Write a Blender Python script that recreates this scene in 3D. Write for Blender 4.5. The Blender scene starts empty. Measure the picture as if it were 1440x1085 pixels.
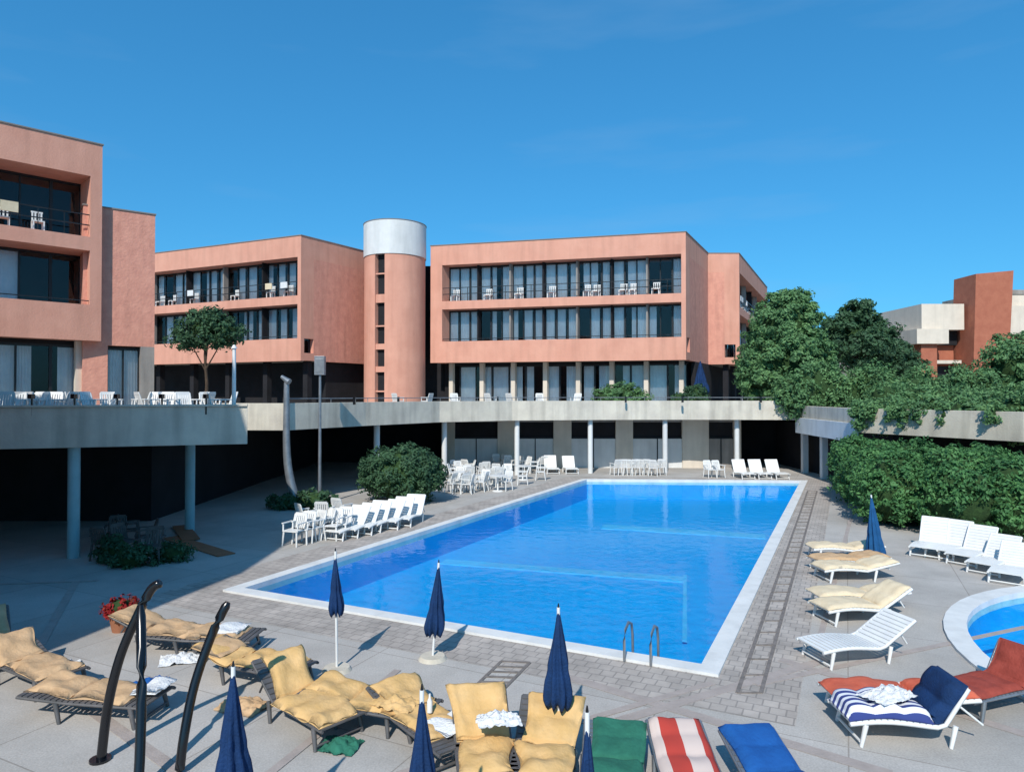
import bpy, math, random
import numpy as np
from mathutils import Vector, Matrix, noise
from mathutils.geometry import tessellate_polygon
random.seed(7); rng=np.random.default_rng(7)
scene=bpy.context.scene
COL=scene.collection
H=4.4; F=964.0; HOR=555.0
def G(px,py,z=0.0):
    """survey: ground position of a point at height z"""
    D=(H-z)*F/(py-HOR)
    return ((px-720)/F*D, D)

# ------------------------------------------------------------ materials
def nodes(name):
    m=bpy.data.materials.new(name); m.use_nodes=True
    nt=m.node_tree; b=nt.nodes['Principled BSDF']
    return m,nt,b
def N(nt,t,**kw):
    n=nt.nodes.new(t)
    for k,v in kw.items():
        if k in n.inputs: n.inputs[k].default_value=v
        else: setattr(n,k,v)
    return n
def rgba(c): return (c[0],c[1],c[2],1)
def mat(name,c,c2=None,scale=1.5,rough=0.8,bump=0.0,bscale=30,metal=0,spec=0.3,detail=6,stain=0.0):
    m,nt,b=nodes(name)
    b.inputs['Roughness'].default_value=rough; b.inputs['Metallic'].default_value=metal
    b.inputs['Specular IOR Level'].default_value=spec
    tc=N(nt,'ShaderNodeTexCoord')
    if c2 is None: c2=tuple(x*0.85 for x in c)
    nz=N(nt,'ShaderNodeTexNoise',Scale=scale,Detail=detail,Roughness=0.65)
    nt.links.new(tc.outputs['Object'],nz.inputs['Vector'])
    r=N(nt,'ShaderNodeValToRGB'); r.color_ramp.elements[0].position=0.35; r.color_ramp.elements[1].position=0.65
    r.color_ramp.elements[0].color=rgba(c2); r.color_ramp.elements[1].color=rgba(c)
    nt.links.new(nz.outputs['Fac'],r.inputs['Fac'])
    out=r.outputs['Color']
    if stain>0:
        mp=N(nt,'ShaderNodeMapping'); mp.inputs['Scale'].default_value=(1.2,1.2,0.12)
        nt.links.new(tc.outputs['Object'],mp.inputs['Vector'])
        n2=N(nt,'ShaderNodeTexNoise',Scale=2.0,Detail=5)
        nt.links.new(mp.outputs[0],n2.inputs['Vector'])
        r2=N(nt,'ShaderNodeMapRange'); r2.inputs[1].default_value=0.45; r2.inputs[2].default_value=0.75
        r2.inputs[3].default_value=1.0; r2.inputs[4].default_value=1-stain
        nt.links.new(n2.outputs['Fac'],r2.inputs[0])
        mx=N(nt,'ShaderNodeMix',data_type='RGBA',blend_type='MULTIPLY'); mx.inputs[0].default_value=1
        nt.links.new(out,mx.inputs[6]); nt.links.new(r2.outputs[0],mx.inputs[7]); out=mx.outputs[2]
    nt.links.new(out,b.inputs['Base Color'])
    if bump>0:
        n3=N(nt,'ShaderNodeTexNoise',Scale=bscale,Detail=4)
        nt.links.new(tc.outputs['Object'],n3.inputs['Vector'])
        bp=N(nt,'ShaderNodeBump',Strength=bump,Distance=0.03)
        nt.links.new(n3.outputs['Fac'],bp.inputs['Height']); nt.links.new(bp.outputs[0],b.inputs['Normal'])
    return m
CORAL=mat('coral_render',(0.68,0.345,0.25),(0.62,0.30,0.215),0.8,0.9,0.3,14,stain=0.14)
CORALD=mat('coral_render_side',(0.70,0.33,0.24),(0.60,0.27,0.20),2.5,0.95,0.6,9,stain=0.18)
BRICKR=mat('red_render',(0.42,0.15,0.09),(0.35,0.115,0.07),1.5,0.9,0.6,12)
CREAM=mat('cream_concrete',(0.64,0.585,0.48),(0.53,0.48,0.40),1.2,0.85,0.3,20,stain=0.32)
WHITEW=mat('white_render',(0.70,0.705,0.69),(0.62,0.63,0.62),1.0,0.8,0.2,20,stain=0.15)
HOUSEW=mat('house_render',(0.70,0.62,0.52),(0.62,0.55,0.46),1.0,0.85,0.2,20,stain=0.12)
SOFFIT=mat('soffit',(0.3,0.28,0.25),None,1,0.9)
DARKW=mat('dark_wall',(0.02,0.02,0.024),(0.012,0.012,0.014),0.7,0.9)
GREYW=mat('grey_wall',(0.34,0.31,0.28),(0.28,0.26,0.24),0.9,0.85,0.3,18,stain=0.3)
PAVEU=mat('upper_paving',(0.34,0.32,0.29),(0.26,0.25,0.23),0.9,0.9)
ROOF=mat('roof_felt',(0.24,0.22,0.20),None,1,0.9)
FRAME=mat('dark_frame',(0.02,0.022,0.025),None,3,0.4)
METALD=mat('black_paint',(0.006,0.006,0.008),None,3,0.22,spec=0.6)
STEEL=mat('grey_steel',(0.32,0.34,0.36),(0.22,0.24,0.26),4,0.4,metal=0.6)
BRONZE=mat('lounger_frame',(0.16,0.15,0.15),(0.1,0.1,0.1),4,0.45,metal=0.3)
COLM=mat('column_paint',(0.32,0.50,0.53),(0.27,0.43,0.46),2,0.6,0.2,20,stain=0.2)
WPL=mat('white_plastic',(0.76,0.76,0.73),(0.68,0.68,0.67),3,0.35,spec=0.5)
CURT=mat('curtain',(0.86,0.86,0.85),(0.72,0.73,0.75),1.5,0.9)
NAVY=mat('navy_canvas',(0.006,0.035,0.12),(0.004,0.024,0.08),5,0.85,0.5,40)
BLUEC=mat('blue_canvas',(0.010,0.09,0.24),(0.007,0.065,0.18),5,0.85,0.5,40)
YEL=mat('yellow_cushion',(0.68,0.44,0.20),(0.58,0.36,0.14),3,0.9,0.4,18)
TAN=mat('tan_cushion',(0.60,0.40,0.23),(0.48,0.31,0.17),3,0.9,0.4,18)
CREAMC=mat('cream_cushion',(0.72,0.60,0.42),(0.64,0.52,0.35),4,0.9,0.35,25)
RED=mat('red_cushion',(0.60,0.14,0.08),(0.50,0.10,0.055),4,0.9,0.35,25)
DRED=mat('rust_cushion',(0.34,0.065,0.045),(0.26,0.045,0.03),4,0.9,0.35,25)
GREEN=mat('green_cushion',(0.03,0.17,0.11),(0.02,0.12,0.08),4,0.9,0.35,25)
BLUE=mat('blue_cushion',(0.01,0.10,0.34),(0.008,0.075,0.27),4,0.9,0.35,25)
WHC=mat('white_towel',(0.74,0.74,0.73),(0.64,0.65,0.66),6,0.95,0.8,30)
BARK=mat('bark',(0.09,0.06,0.04),(0.05,0.035,0.025),6,0.95,0.8,20)
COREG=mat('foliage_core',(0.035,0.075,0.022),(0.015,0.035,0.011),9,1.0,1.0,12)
BAND=mat('brown_paving',(0.40,0.345,0.315),(0.33,0.285,0.26),4,0.85,0.3,40)
JOINT=mat('drain_channel',(0.22,0.195,0.18),(0.14,0.125,0.115),8,0.8)
MATO=mat('orange_mat',(0.36,0.15,0.08),None,4,0.9)
WICK=mat('wicker',(0.12,0.10,0.09),(0.07,0.06,0.055),10,0.8)

def stripes(name,a,bc,freq,axis=1):
    m,nt,b=nodes(name); b.inputs['Roughness'].default_value=0.9
    tc=N(nt,'ShaderNodeTexCoord'); sp=N(nt,'ShaderNodeSeparateXYZ')
    nt.links.new(tc.outputs['Object'],sp.inputs[0])
    mu=N(nt,'ShaderNodeMath',operation='MULTIPLY'); mu.inputs[1].default_value=freq
    nt.links.new(sp.outputs[axis],mu.inputs[0])
    fr=N(nt,'ShaderNodeMath',operation='FRACT'); nt.links.new(mu.outputs[0],fr.inputs[0])
    gt=N(nt,'ShaderNodeMath',operation='GREATER_THAN'); gt.inputs[1].default_value=0.5
    nt.links.new(fr.outputs[0],gt.inputs[0])
    mx=N(nt,'ShaderNodeMix',data_type='RGBA'); mx.inputs[6].default_value=rgba(a); mx.inputs[7].default_value=rgba(bc)
    nt.links.new(gt.outputs[0],mx.inputs[0]); nt.links.new(mx.outputs[2],b.inputs['Base Color'])
    return m
STRN=stripes('navy_white_stripes',(0.03,0.05,0.2),(0.70,0.71,0.75),8.5)
STRR=stripes('red_white_stripes',(0.45,0.045,0.03),(0.62,0.5,0.44),2.3)

def deck_material():
    m,nt,b=nodes('deck_concrete'); b.inputs['Roughness'].default_value=0.85; b.inputs['Specular IOR Level'].default_value=0.25
    tc=N(nt,'ShaderNodeTexCoord')
    n1=N(nt,'ShaderNodeTexNoise',Scale=0.35,Detail=9,Roughness=0.72); nt.links.new(tc.outputs['Object'],n1.inputs['Vector'])
    r=N(nt,'ShaderNodeValToRGB'); e=r.color_ramp.elements; e[0].position=0.3; e[0].color=(0.35,0.33,0.305,1); e[1].position=0.7; e[1].color=(0.54,0.51,0.475,1)
    nt.links.new(n1.outputs['Fac'],r.inputs['Fac'])
    mp=N(nt,'ShaderNodeMapping'); mp.inputs['Rotation'].default_value=(0,0,math.radians(26))
    nt.links.new(tc.outputs['Object'],mp.inputs['Vector'])
    br=N(nt,'ShaderNodeTexBrick',Scale=1.0); br.offset=0.0
    br.inputs['Color1'].default_value=(1,1,1,1); br.inputs['Color2'].default_value=(0.9,0.9,0.89,1); br.inputs['Mortar'].default_value=(0.66,0.64,0.62,1)
    br.inputs['Mortar Size'].default_value=0.01; br.inputs['Brick Width'].default_value=2.4; br.inputs['Row Height'].default_value=2.4
    nt.links.new(mp.outputs[0],br.inputs['Vector'])
    mx=N(nt,'ShaderNodeMix',data_type='RGBA',blend_type='MULTIPLY'); mx.inputs[0].default_value=1
    nt.links.new(r.outputs[0],mx.inputs[6]); nt.links.new(br.outputs['Color'],mx.inputs[7])
    n2=N(nt,'ShaderNodeTexNoise',Scale=40,Detail=5); nt.links.new(tc.outputs['Object'],n2.inputs['Vector'])
    mr=N(nt,'ShaderNodeMapRange'); mr.inputs[1].default_value=0.3; mr.inputs[2].default_value=0.7; mr.inputs[3].default_value=0.82; mr.inputs[4].default_value=1.08
    nt.links.new(n2.outputs['Fac'],mr.inputs[0])
    mx2=N(nt,'ShaderNodeMix',data_type='RGBA',blend_type='MULTIPLY'); mx2.inputs[0].default_value=1
    nt.links.new(mx.outputs[2],mx2.inputs[6]); nt.links.new(mr.outputs[0],mx2.inputs[7])
    nt.links.new(mx2.outputs[2],b.inputs['Base Color'])
    bp=N(nt,'ShaderNodeBump',Strength=0.3,Distance=0.01); nt.links.new(n2.outputs['Fac'],bp.inputs['Height']); nt.links.new(bp.outputs[0],b.inputs['Normal'])
    return m
DECK=deck_material()
def tile_material(name,rot,c1,c2,mort,w,h,ms=0.02):
    m,nt,b=nodes(name); b.inputs['Roughness'].default_value=0.8
    tc=N(nt,'ShaderNodeTexCoord')
    mp=N(nt,'ShaderNodeMapping'); mp.inputs['Rotation'].default_value=(0,0,rot); nt.links.new(tc.outputs['Object'],mp.inputs['Vector'])
    br=N(nt,'ShaderNodeTexBrick',Scale=1.0); br.offset=0.5
    br.inputs['Color1'].default_value=rgba(c1); br.inputs['Color2'].default_value=rgba(c2); br.inputs['Mortar'].default_value=rgba(mort)
    br.inputs['Mortar Size'].default_value=ms; br.inputs['Brick Width'].default_value=w; br.inputs['Row Height'].default_value=h
    nt.links.new(mp.outputs[0],br.inputs['Vector'])
    n1=N(nt,'ShaderNodeTexNoise',Scale=1.1,Detail=9,Roughness=0.7); nt.links.new(tc.outputs['Object'],n1.inputs['Vector'])
    mr=N(nt,'ShaderNodeMapRange'); mr.inputs[1].default_value=0.3; mr.inputs[2].default_value=0.7; mr.inputs[3].default_value=0.62; mr.inputs[4].default_value=1.1
    nt.links.new(n1.outputs['Fac'],mr.inputs[0])
    mx2=N(nt,'ShaderNodeMix',data_type='RGBA',blend_type='MULTIPLY'); mx2.inputs[0].default_value=1
    nt.links.new(br.outputs['Color'],mx2.inputs[6]); nt.links.new(mr.outputs[0],mx2.inputs[7])
    nt.links.new(mx2.outputs[2],b.inputs['Base Color'])
    return m
TILE=tile_material('deck_tiles',math.radians(26),(0.49,0.435,0.385),(0.41,0.365,0.325),(0.30,0.27,0.245),0.22,0.22,0.012)
BASIN=mat('pool_basin',(0.012,0.40,0.76),(0.01,0.37,0.71),0.3,0.6)
PALEBAND=mat('pool_pale_band',(0.09,0.52,0.80),None,0.6,0.6)  # paler blue: reflection-like bands of the water put into the floor colour

def glassy(name,tint,ior,refl,rough,bump=0,bs=3,gl=(1,1,1)):
    m=bpy.data.materials.new(name); m.use_nodes=True; nt=m.node_tree; nt.nodes.clear()
    o=N(nt,'ShaderNodeOutputMaterial'); t=N(nt,'ShaderNodeBsdfTransparent'); t.inputs[0].default_value=rgba(tint)
    g=N(nt,'ShaderNodeBsdfGlossy'); g.inputs['Roughness'].default_value=rough; g.inputs[0].default_value=rgba(gl)
    f=N(nt,'ShaderNodeFresnel',IOR=ior); mu=N(nt,'ShaderNodeMath',operation='MULTIPLY'); mu.inputs[1].default_value=refl
    mx=N(nt,'ShaderNodeMixShader')
    nt.links.new(f.outputs[0],mu.inputs[0]); nt.links.new(mu.outputs[0],mx.inputs[0]); nt.links.new(t.outputs[0],mx.inputs[1]); nt.links.new(g.outputs[0],mx.inputs[2]); nt.links.new(mx.outputs[0],o.inputs[0])
    if bump:
        tc=N(nt,'ShaderNodeTexCoord'); nz=N(nt,'ShaderNodeTexNoise',Scale=bs,Detail=3); nt.links.new(tc.outputs['Object'],nz.inputs['Vector'])
        bp=N(nt,'ShaderNodeBump',Strength=bump,Distance=0.05); nt.links.new(nz.outputs['Fac'],bp.inputs['Height'])
        nt.links.new(bp.outputs[0],g.inputs['Normal']); nt.links.new(bp.outputs[0],f.inputs['Normal'])
    return m
GLASS=glassy('window_glass',(0.90,0.94,0.96),1.5,0.9,0.02)
WATER=glassy('pool_water',(0.62,0.92,0.99),1.33,0.36,0.06,0.22,2.5)

def leafmat(name,a,b2,c3):
    m=bpy.data.materials.new(name); m.use_nodes=True; nt=m.node_tree; b=nt.nodes['Principled BSDF']
    b.inputs['Roughness'].default_value=0.6; b.inputs['Specular IOR Level'].default_value=0.25
    ge=N(nt,'ShaderNodeNewGeometry'); r=N(nt,'ShaderNodeValToRGB'); e=r.color_ramp.elements
    e[0].color=rgba(a); e[1].color=rgba(c3); k=e.new(0.5); k.color=rgba(b2)
    tc=N(nt,'ShaderNodeTexCoord'); nz=N(nt,'ShaderNodeTexNoise',Scale=0.9,Detail=3); nt.links.new(tc.outputs['Object'],nz.inputs['Vector'])
    mxx=N(nt,'ShaderNodeMath',operation='ADD'); mu=N(nt,'ShaderNodeMath',operation='MULTIPLY'); mu.inputs[1].default_value=0.5
    mu2=N(nt,'ShaderNodeMath',operation='MULTIPLY_ADD'); mu2.inputs[1].default_value=1.4; mu2.inputs[2].default_value=-0.45
    nt.links.new(ge.outputs['Random Per Island'],mu.inputs[0]); nt.links.new(nz.outputs['Fac'],mu2.inputs[0])
    nt.links.new(mu.outputs[0],mxx.inputs[0]); nt.links.new(mu2.outputs[0],mxx.inputs[1]); nt.links.new(mxx.outputs[0],r.inputs['Fac'])
    nt.links.new(r.outputs[0],b.inputs['Base Color'])
    t=N(nt,'ShaderNodeBsdfTranslucent'); nt.links.new(r.outputs[0],t.inputs[0]); mx=N(nt,'ShaderNodeMixShader'); mx.inputs[0].default_value=0.3
    nt.links.new(b.outputs[0],mx.inputs[1]); nt.links.new(t.outputs[0],mx.inputs[2]); nt.links.new(mx.outputs[0],nt.nodes['Material Output'].inputs[0])
    return m
LEAF=leafmat('leaves',(0.065,0.14,0.065),(0.12,0.25,0.10),(0.20,0.36,0.14))
LEAFD=leafmat('leaves_dark',(0.03,0.07,0.038),(0.055,0.125,0.062),(0.09,0.18,0.08))
LEAFH=leafmat('leaves_hedge',(0.04,0.115,0.045),(0.085,0.22,0.075),(0.14,0.31,0.10))
REDF=leafmat('red_flowers',(0.25,0.01,0.015),(0.35,0.02,0.02),(0.06,0.1,0.03))

# ------------------------------------------------------------ mesh builder
class MB:
    def __init__(s): s.v=[]; s.f=[]; s.m=[]; s.sm=[]; s.mats=[]
    def mi(s,m):
        if m not in s.mats: s.mats.append(m)
        return s.mats.index(m)
    def add(s,vs,fs,m,smooth=False):
        o=len(s.v); s.v+= [tuple(p) for p in vs]; k=s.mi(m)
        for f in fs: s.f.append(tuple(i+o for i in f)); s.m.append(k); s.sm.append(smooth)
    def hexa(s,c,m): # c: 8 corners bottom 4, top 4
        s.add(c,[(3,2,1,0),(4,5,6,7),(0,1,5,4),(1,2,6,5),(2,3,7,6),(3,0,4,7)],m)
    def box(s,x0,x1,y0,y1,z0,z1,m,T=None):
        c=[(x0,y0,z0),(x1,y0,z0),(x1,y1,z0),(x0,y1,z0),(x0,y0,z1),(x1,y0,z1),(x1,y1,z1),(x0,y1,z1)]
        if T is not None: c=[T@Vector(p) for p in c]
        s.hexa(c,m)
    def fbox(s,fr,u0,u1,v0,v1,z0,z1,m):
        s.hexa([fr(u0,v0,z0),fr(u1,v0,z0),fr(u1,v1,z0),fr(u0,v1,z0),fr(u0,v0,z1),fr(u1,v0,z1),fr(u1,v1,z1),fr(u0,v1,z1)],m)
    def prism(s,poly,z0,z1,m,holes=()):
        loops=[list(poly)]+[list(h) for h in holes]
        flat=[p for l in loops for p in l]; n=len(flat)
        tr=tessellate_polygon([[Vector((p[0],p[1],0)) for p in l] for l in loops])
        s.add([(p[0],p[1],z1) for p in flat],tr,m)
        if z0 is None: return
        s.add([(p[0],p[1],z0) for p in flat],tr,m)
        for l in loops:
            k=len(l); s.add([(p[0],p[1],z0) for p in l]+[(p[0],p[1],z1) for p in l],[(i,(i+1)%k,(i+1)%k+k,i+k) for i in range(k)],m)
    def tube(s,pts,rs,m,n=10,caps=True):
        pts=[Vector(p) for p in pts]
        if not hasattr(rs,'__len__'): rs=[rs]*len(pts)
        vs=[];fs=[]
        for i,p in enumerate(pts):
            d=(pts[min(i+1,len(pts)-1)]-pts[max(i-1,0)]).normalized()
            a=d.cross(Vector((0.3,0.9,0.1)) if abs(d.z)>0.9 else Vector((0,0,1))).normalized(); b=d.cross(a)
            for k in range(n):
                t=2*math.pi*k/n; vs.append(p+(a*math.cos(t)+b*math.sin(t))*rs[i])
        for i in range(len(pts)-1):
            for k in range(n): fs.append((i*n+k,i*n+(k+1)%n,(i+1)*n+(k+1)%n,(i+1)*n+k))
        s.add(vs,fs,m,True)
        if caps: s.add(vs[:n],[tuple(range(n))],m); s.add(vs[-n:],[tuple(range(n))],m)
    def arc(s,c,r,a0,a1,z0,z1,m,n=24):
        vs=[];fs=[]
        for i in range(n+1):
            t=a0+(a1-a0)*i/n; x=c[0]+r*math.cos(t); y=c[1]+r*math.sin(t); vs+=[(x,y,z0),(x,y,z1)]
        for i in range(n): fs.append((2*i,2*i+2,2*i+3,2*i+1))
        s.add(vs,fs,m,True)
    def done(s,name,parent=None,bevel=0,loc=None,rotz=0):
        me=bpy.data.meshes.new(name); me.from_pydata(s.v,[],s.f)
        for m in s.mats: me.materials.append(m)
        me.polygons.foreach_set('material_index',s.m); me.polygons.foreach_set('use_smooth',s.sm); me.update()
        ob=bpy.data.objects.new(name,me); COL.objects.link(ob)
        if parent: ob.parent=parent
        if loc: ob.location=loc
        ob.rotation_euler.z=rotz
        if bevel:
            b=ob.modifiers.new('b','BEVEL'); b.width=bevel; b.segments=2; b.limit_method='ANGLE'
        return ob
def empty(name,loc=(0,0,0),rz=0):
    e=bpy.data.objects.new(name,None); COL.objects.link(e); e.location=loc; e.rotation_euler.z=rz; e.empty_display_size=0.3; return e
def offs(pts,d,closed=False):
    n=len(pts); out=[]
    for i in range(n):
        p=Vector(pts[i][:2])
        if closed: a=Vector(pts[i-1][:2]); b=Vector(pts[(i+1)%n][:2])
        else: a=Vector(pts[i-1][:2]) if i>0 else None; b=Vector(pts[i+1][:2]) if i<n-1 else None
        ns=[]
        if a is not None: e=(p-a).normalized(); ns.append(Vector((-e.y,e.x)))
        if b is not None: e=(b-p).normalized(); ns.append(Vector((-e.y,e.x)))
        if len(ns)==1: q=p+ns[0]*d
        else:
            mm=(ns[0]+ns[1]).normalized(); q=p+mm*(d/max(0.35,mm.dot(ns[0])))
        out.append((q.x,q.y))
    return out
def strip(mb,pts,d0,d1,z0,z1,m):
    A=offs(pts,d0) if d0 else [p[:2] for p in pts]; B=offs(pts,d1); n=len(A)
    vs=[(p[0],p[1],z) for z in (z0,z1) for L in (A,B) for p in L]
    fs=[]
    for i in range(n-1):
        a,b=i,i+1; c,d=n+i,n+i+1; e,f=2*n+i,2*n+i+1; g,h=3*n+i,3*n+i+1
        fs+=[(a,b,d,c),(e,g,h,f),(a,e,f,b),(c,d,h,g)]
    fs+=[(0,n,3*n,2*n),(n-1,2*n-1,4*n-1,3*n-1)]
    mb.add(vs,fs,m)

# ------------------------------------------------------------ foliage
def leafcloud(name,lobes,n,size,m,parent,clump=0.45,seed=1,core=0.72,flat=0.0):
    r=np.random.default_rng(seed)
    vols=np.array([l[3]*l[4]+l[4]*l[5]+l[3]*l[5] for l in lobes]); vols/=vols.sum()
    P=[];NR=[]
    for l,w in zip(lobes,vols):
        k=int(n*w); nc=max(8,int((l[3]*l[4]+l[4]*l[5]+l[3]*l[5])/(clump*clump)*2.2))
        d=r.normal(size=(nc,3)); d/=np.linalg.norm(d,axis=1)[:,None]
        rad=r.uniform(0.74,1.08,size=(nc,1))
        cc=np.array(l[:3])+d*rad*np.array(l[3:6])
        idx=r.integers(0,nc,k); cs=r.uniform(0.5,1.3,size=nc)
        q=r.normal(size=(k,3)); q/=np.linalg.norm(q,axis=1)[:,None]; q0=q.copy(); q*=(r.uniform(0.2,1,size=(k,1))**0.5)*clump*cs[idx][:,None]
        q[:,2]*=0.75
        P.append(cc[idx]+q); NR.append(q0*0.6+d[idx]*0.5)
    P=np.concatenate(P); NR=np.concatenate(NR)
    k=len(P)
    nrm=r.normal(size=(k,3))*0.55+NR; nrm[:,2]+=0.3; nrm/=np.linalg.norm(nrm,axis=1)[:,None]
    t=np.cross(nrm,r.normal(size=(k,3))); t/=np.linalg.norm(t,axis=1)[:,None]; b=np.cross(nrm,t)
    s=size*r.uniform(0.6,1.4,size=(k,1))
    V=np.stack([P-t*s,P+b*s*0.5,P+t*s,P-b*s*0.5],1).reshape(-1,3)
    me=bpy.data.meshes.new(name); me.vertices.add(4*k); me.vertices.foreach_set('co',V.ravel())
    me.loops.add(4*k); me.loops.foreach_set('vertex_index',np.arange(4*k)); me.polygons.add(k); me.polygons.foreach_set('loop_start',np.arange(0,4*k,4))
    me.materials.append(m); me.update(); me.validate()
    ob=bpy.data.objects.new(name,me); COL.objects.link(ob); ob.parent=parent
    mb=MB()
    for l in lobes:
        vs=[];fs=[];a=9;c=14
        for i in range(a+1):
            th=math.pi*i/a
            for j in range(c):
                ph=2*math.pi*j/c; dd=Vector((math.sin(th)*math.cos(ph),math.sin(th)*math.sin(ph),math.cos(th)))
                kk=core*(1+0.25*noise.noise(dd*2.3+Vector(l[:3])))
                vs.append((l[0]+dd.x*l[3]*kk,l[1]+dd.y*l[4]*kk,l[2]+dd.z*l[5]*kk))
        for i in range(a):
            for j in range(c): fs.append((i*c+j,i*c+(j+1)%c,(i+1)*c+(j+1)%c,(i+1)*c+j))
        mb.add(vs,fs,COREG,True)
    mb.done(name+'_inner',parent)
    return ob
def tree(name,x,y,zb,lobes,n,size,m,seed,tr=0.18,clump=0.5,core=0.7):
    e=empty(name,(x,y,zb)); mb=MB()
    top=max(l[2] for l in lobes)
    mb.tube([(0,0,-0.1),(0.04,0.02,top*0.3),(-0.05,0,top*0.6),(0,0,top)],[tr*1.3,tr,tr*0.75,tr*0.3],BARK)
    for l in lobes:
        z0=max(0.2,min(l[2]*0.55,top*0.6)); mb.tube([(0,0,z0),(l[0]*0.5,l[1]*0.5,(z0+l[2])/2),(l[0],l[1],l[2])],[tr*0.5,tr*0.35,tr*0.12],BARK,7)
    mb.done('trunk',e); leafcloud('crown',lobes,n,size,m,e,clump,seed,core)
    return e

# ------------------------------------------------------------ world, sun, camera
EL=math.radians(42); SX,SY=-0.24,-0.971
w=bpy.data.worlds.new('World'); scene.world=w; w.use_nodes=True; nt=w.node_tree
bg=nt.nodes['Background']; sk=nt.nodes.new('ShaderNodeTexSky'); sk.sky_type='NISHITA'; sk.sun_disc=False
sk.sun_elevation=EL; sk.sun_rotation=math.atan2(SX,SY); sk.air_density=1.0; sk.dust_density=0.8; sk.ozone_density=3.0
gm=nt.nodes.new('ShaderNodeGamma'); gm.inputs[1].default_value=0.66
ml=nt.nodes.new('ShaderNodeMix'); ml.data_type='RGBA'; ml.blend_type='MULTIPLY'; ml.inputs[0].default_value=1; ml.inputs[7].default_value=(0.62,1.60,2.30,1)
hs=nt.nodes.new('ShaderNodeHueSaturation'); hs.inputs['Saturation'].default_value=1.06
# faint cirrus
tc=nt.nodes.new('ShaderNodeTexCoord'); mp=nt.nodes.new('ShaderNodeMapping'); mp.inputs['Scale'].default_value=(1.6,1.6,9); mp.inputs['Location'].default_value=(0.9,0,0.1)
nz=nt.nodes.new('ShaderNodeTexNoise'); nz.inputs['Scale'].default_value=1.5; nz.inputs['Detail'].default_value=6
mr=nt.nodes.new('ShaderNodeMapRange'); mr.inputs[1].default_value=0.56; mr.inputs[2].default_value=0.9; mr.inputs[3].default_value=0; mr.inputs[4].default_value=0.3
cl=nt.nodes.new('ShaderNodeMix'); cl.data_type='RGBA'; cl.inputs[7].default_value=(2.6,4.2,6.2,1)
nt.links.new(tc.outputs['Generated'],mp.inputs[0]); nt.links.new(mp.outputs[0],nz.inputs['Vector']); nt.links.new(nz.outputs['Fac'],mr.inputs[0]); nt.links.new(mr.outputs[0],cl.inputs[0])
nt.links.new(sk.outputs[0],gm.inputs[0]); nt.links.new(gm.outputs[0],ml.inputs[6]); nt.links.new(ml.outputs[2],hs.inputs['Color']); nt.links.new(hs.outputs[0],cl.inputs[6]); nt.links.new(cl.outputs[2],bg.inputs[0]); bg.inputs[1].default_value=0.118
sl=bpy.data.lights.new('sun','SUN'); sl.energy=4.5; sl.angle=math.radians(0.6); sl.color=(1,0.94,0.86)
so=bpy.data.objects.new('sun',sl); COL.objects.link(so)
so.rotation_euler=Vector((SX*math.cos(EL),SY*math.cos(EL),math.sin(EL))).to_track_quat('Z','Y').to_euler()
cd=bpy.data.cameras.new('camera'); cam=bpy.data.objects.new('camera',cd); COL.objects.link(cam); scene.camera=cam
cd.sensor_width=36; cd.lens=36*F/1440; cd.clip_end=6000; cam.location=(0,0,H)
cam.rotation_euler=(math.radians(90)+math.atan(12.5/F),0,0)
scene.view_settings.view_transform='Standard'; scene.view_settings.look='None'; scene.view_settings.exposure=0

# ------------------------------------------------------------ ground, pools
pool=[G(345,828),G(985,935),G(1125,677),G(825,675)]
def circ(c,r,n=64): return [(c[0]+r*math.cos(2*math.pi*i/n),c[1]+r*math.sin(2*math.pi*i/n)) for i in range(n)]
PC=(13.2,10.1)
pool_out=offs(pool,-0.32,True); pool_tile=offs(pool,-1.5,True)
mb=MB(); mb.prism([(-2500,-2500),(2500,-2500),(2500,2500),(-2500,2500)],None,0.0,DECK,[pool_out,circ(PC,5.83)]); mb.done('ground')
mb=MB(); mb.prism(pool_tile,None,0.004,TILE,[pool_out]); mb.done('pool_surround_paving')
def basin(name,outer,inner,depth,pale_bands=False):
    e=empty(name); mb=MB(); mb.prism(outer,-0.2,0.05,WHITEW,[inner]); mb.done('coping',e,0.015)
    mb=MB(); k=len(inner)
    mb.add([(p[0],p[1],-depth) for p in inner]+[(p[0],p[1],-0.2) for p in inner],[(i,(i+1)%k,(i+1)%k+k,i+k) for i in range(k)],BASIN)
    mb.prism(inner,None,-depth,BASIN)
    if pale_bands:  # thin pale floor strips standing in for reflection streaks on the water
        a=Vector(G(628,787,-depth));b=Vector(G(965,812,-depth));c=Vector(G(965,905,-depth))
        strip(mb,[a,b],0,-0.55,-depth+0.004,-depth+0.05,PALEBAND); strip(mb,[b,c],0,-0.1,-depth+0.06,-depth+0.1,PALEBAND)
        strip(mb,[Vector(G(850,738,-depth)),Vector(G(1075,752,-depth))],0,-0.8,-depth+0.004,-depth+0.05,PALEBAND)
    mb.done('basin',e)
    mb=MB(); mb.prism(inner,None,-0.07,WATER); mb.done('water',e); return e
basin('swimming_pool',pool_out,pool,0.95,True)
basin('round_pool',circ(PC,5.83),circ(PC,5.45),0.6)
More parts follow.
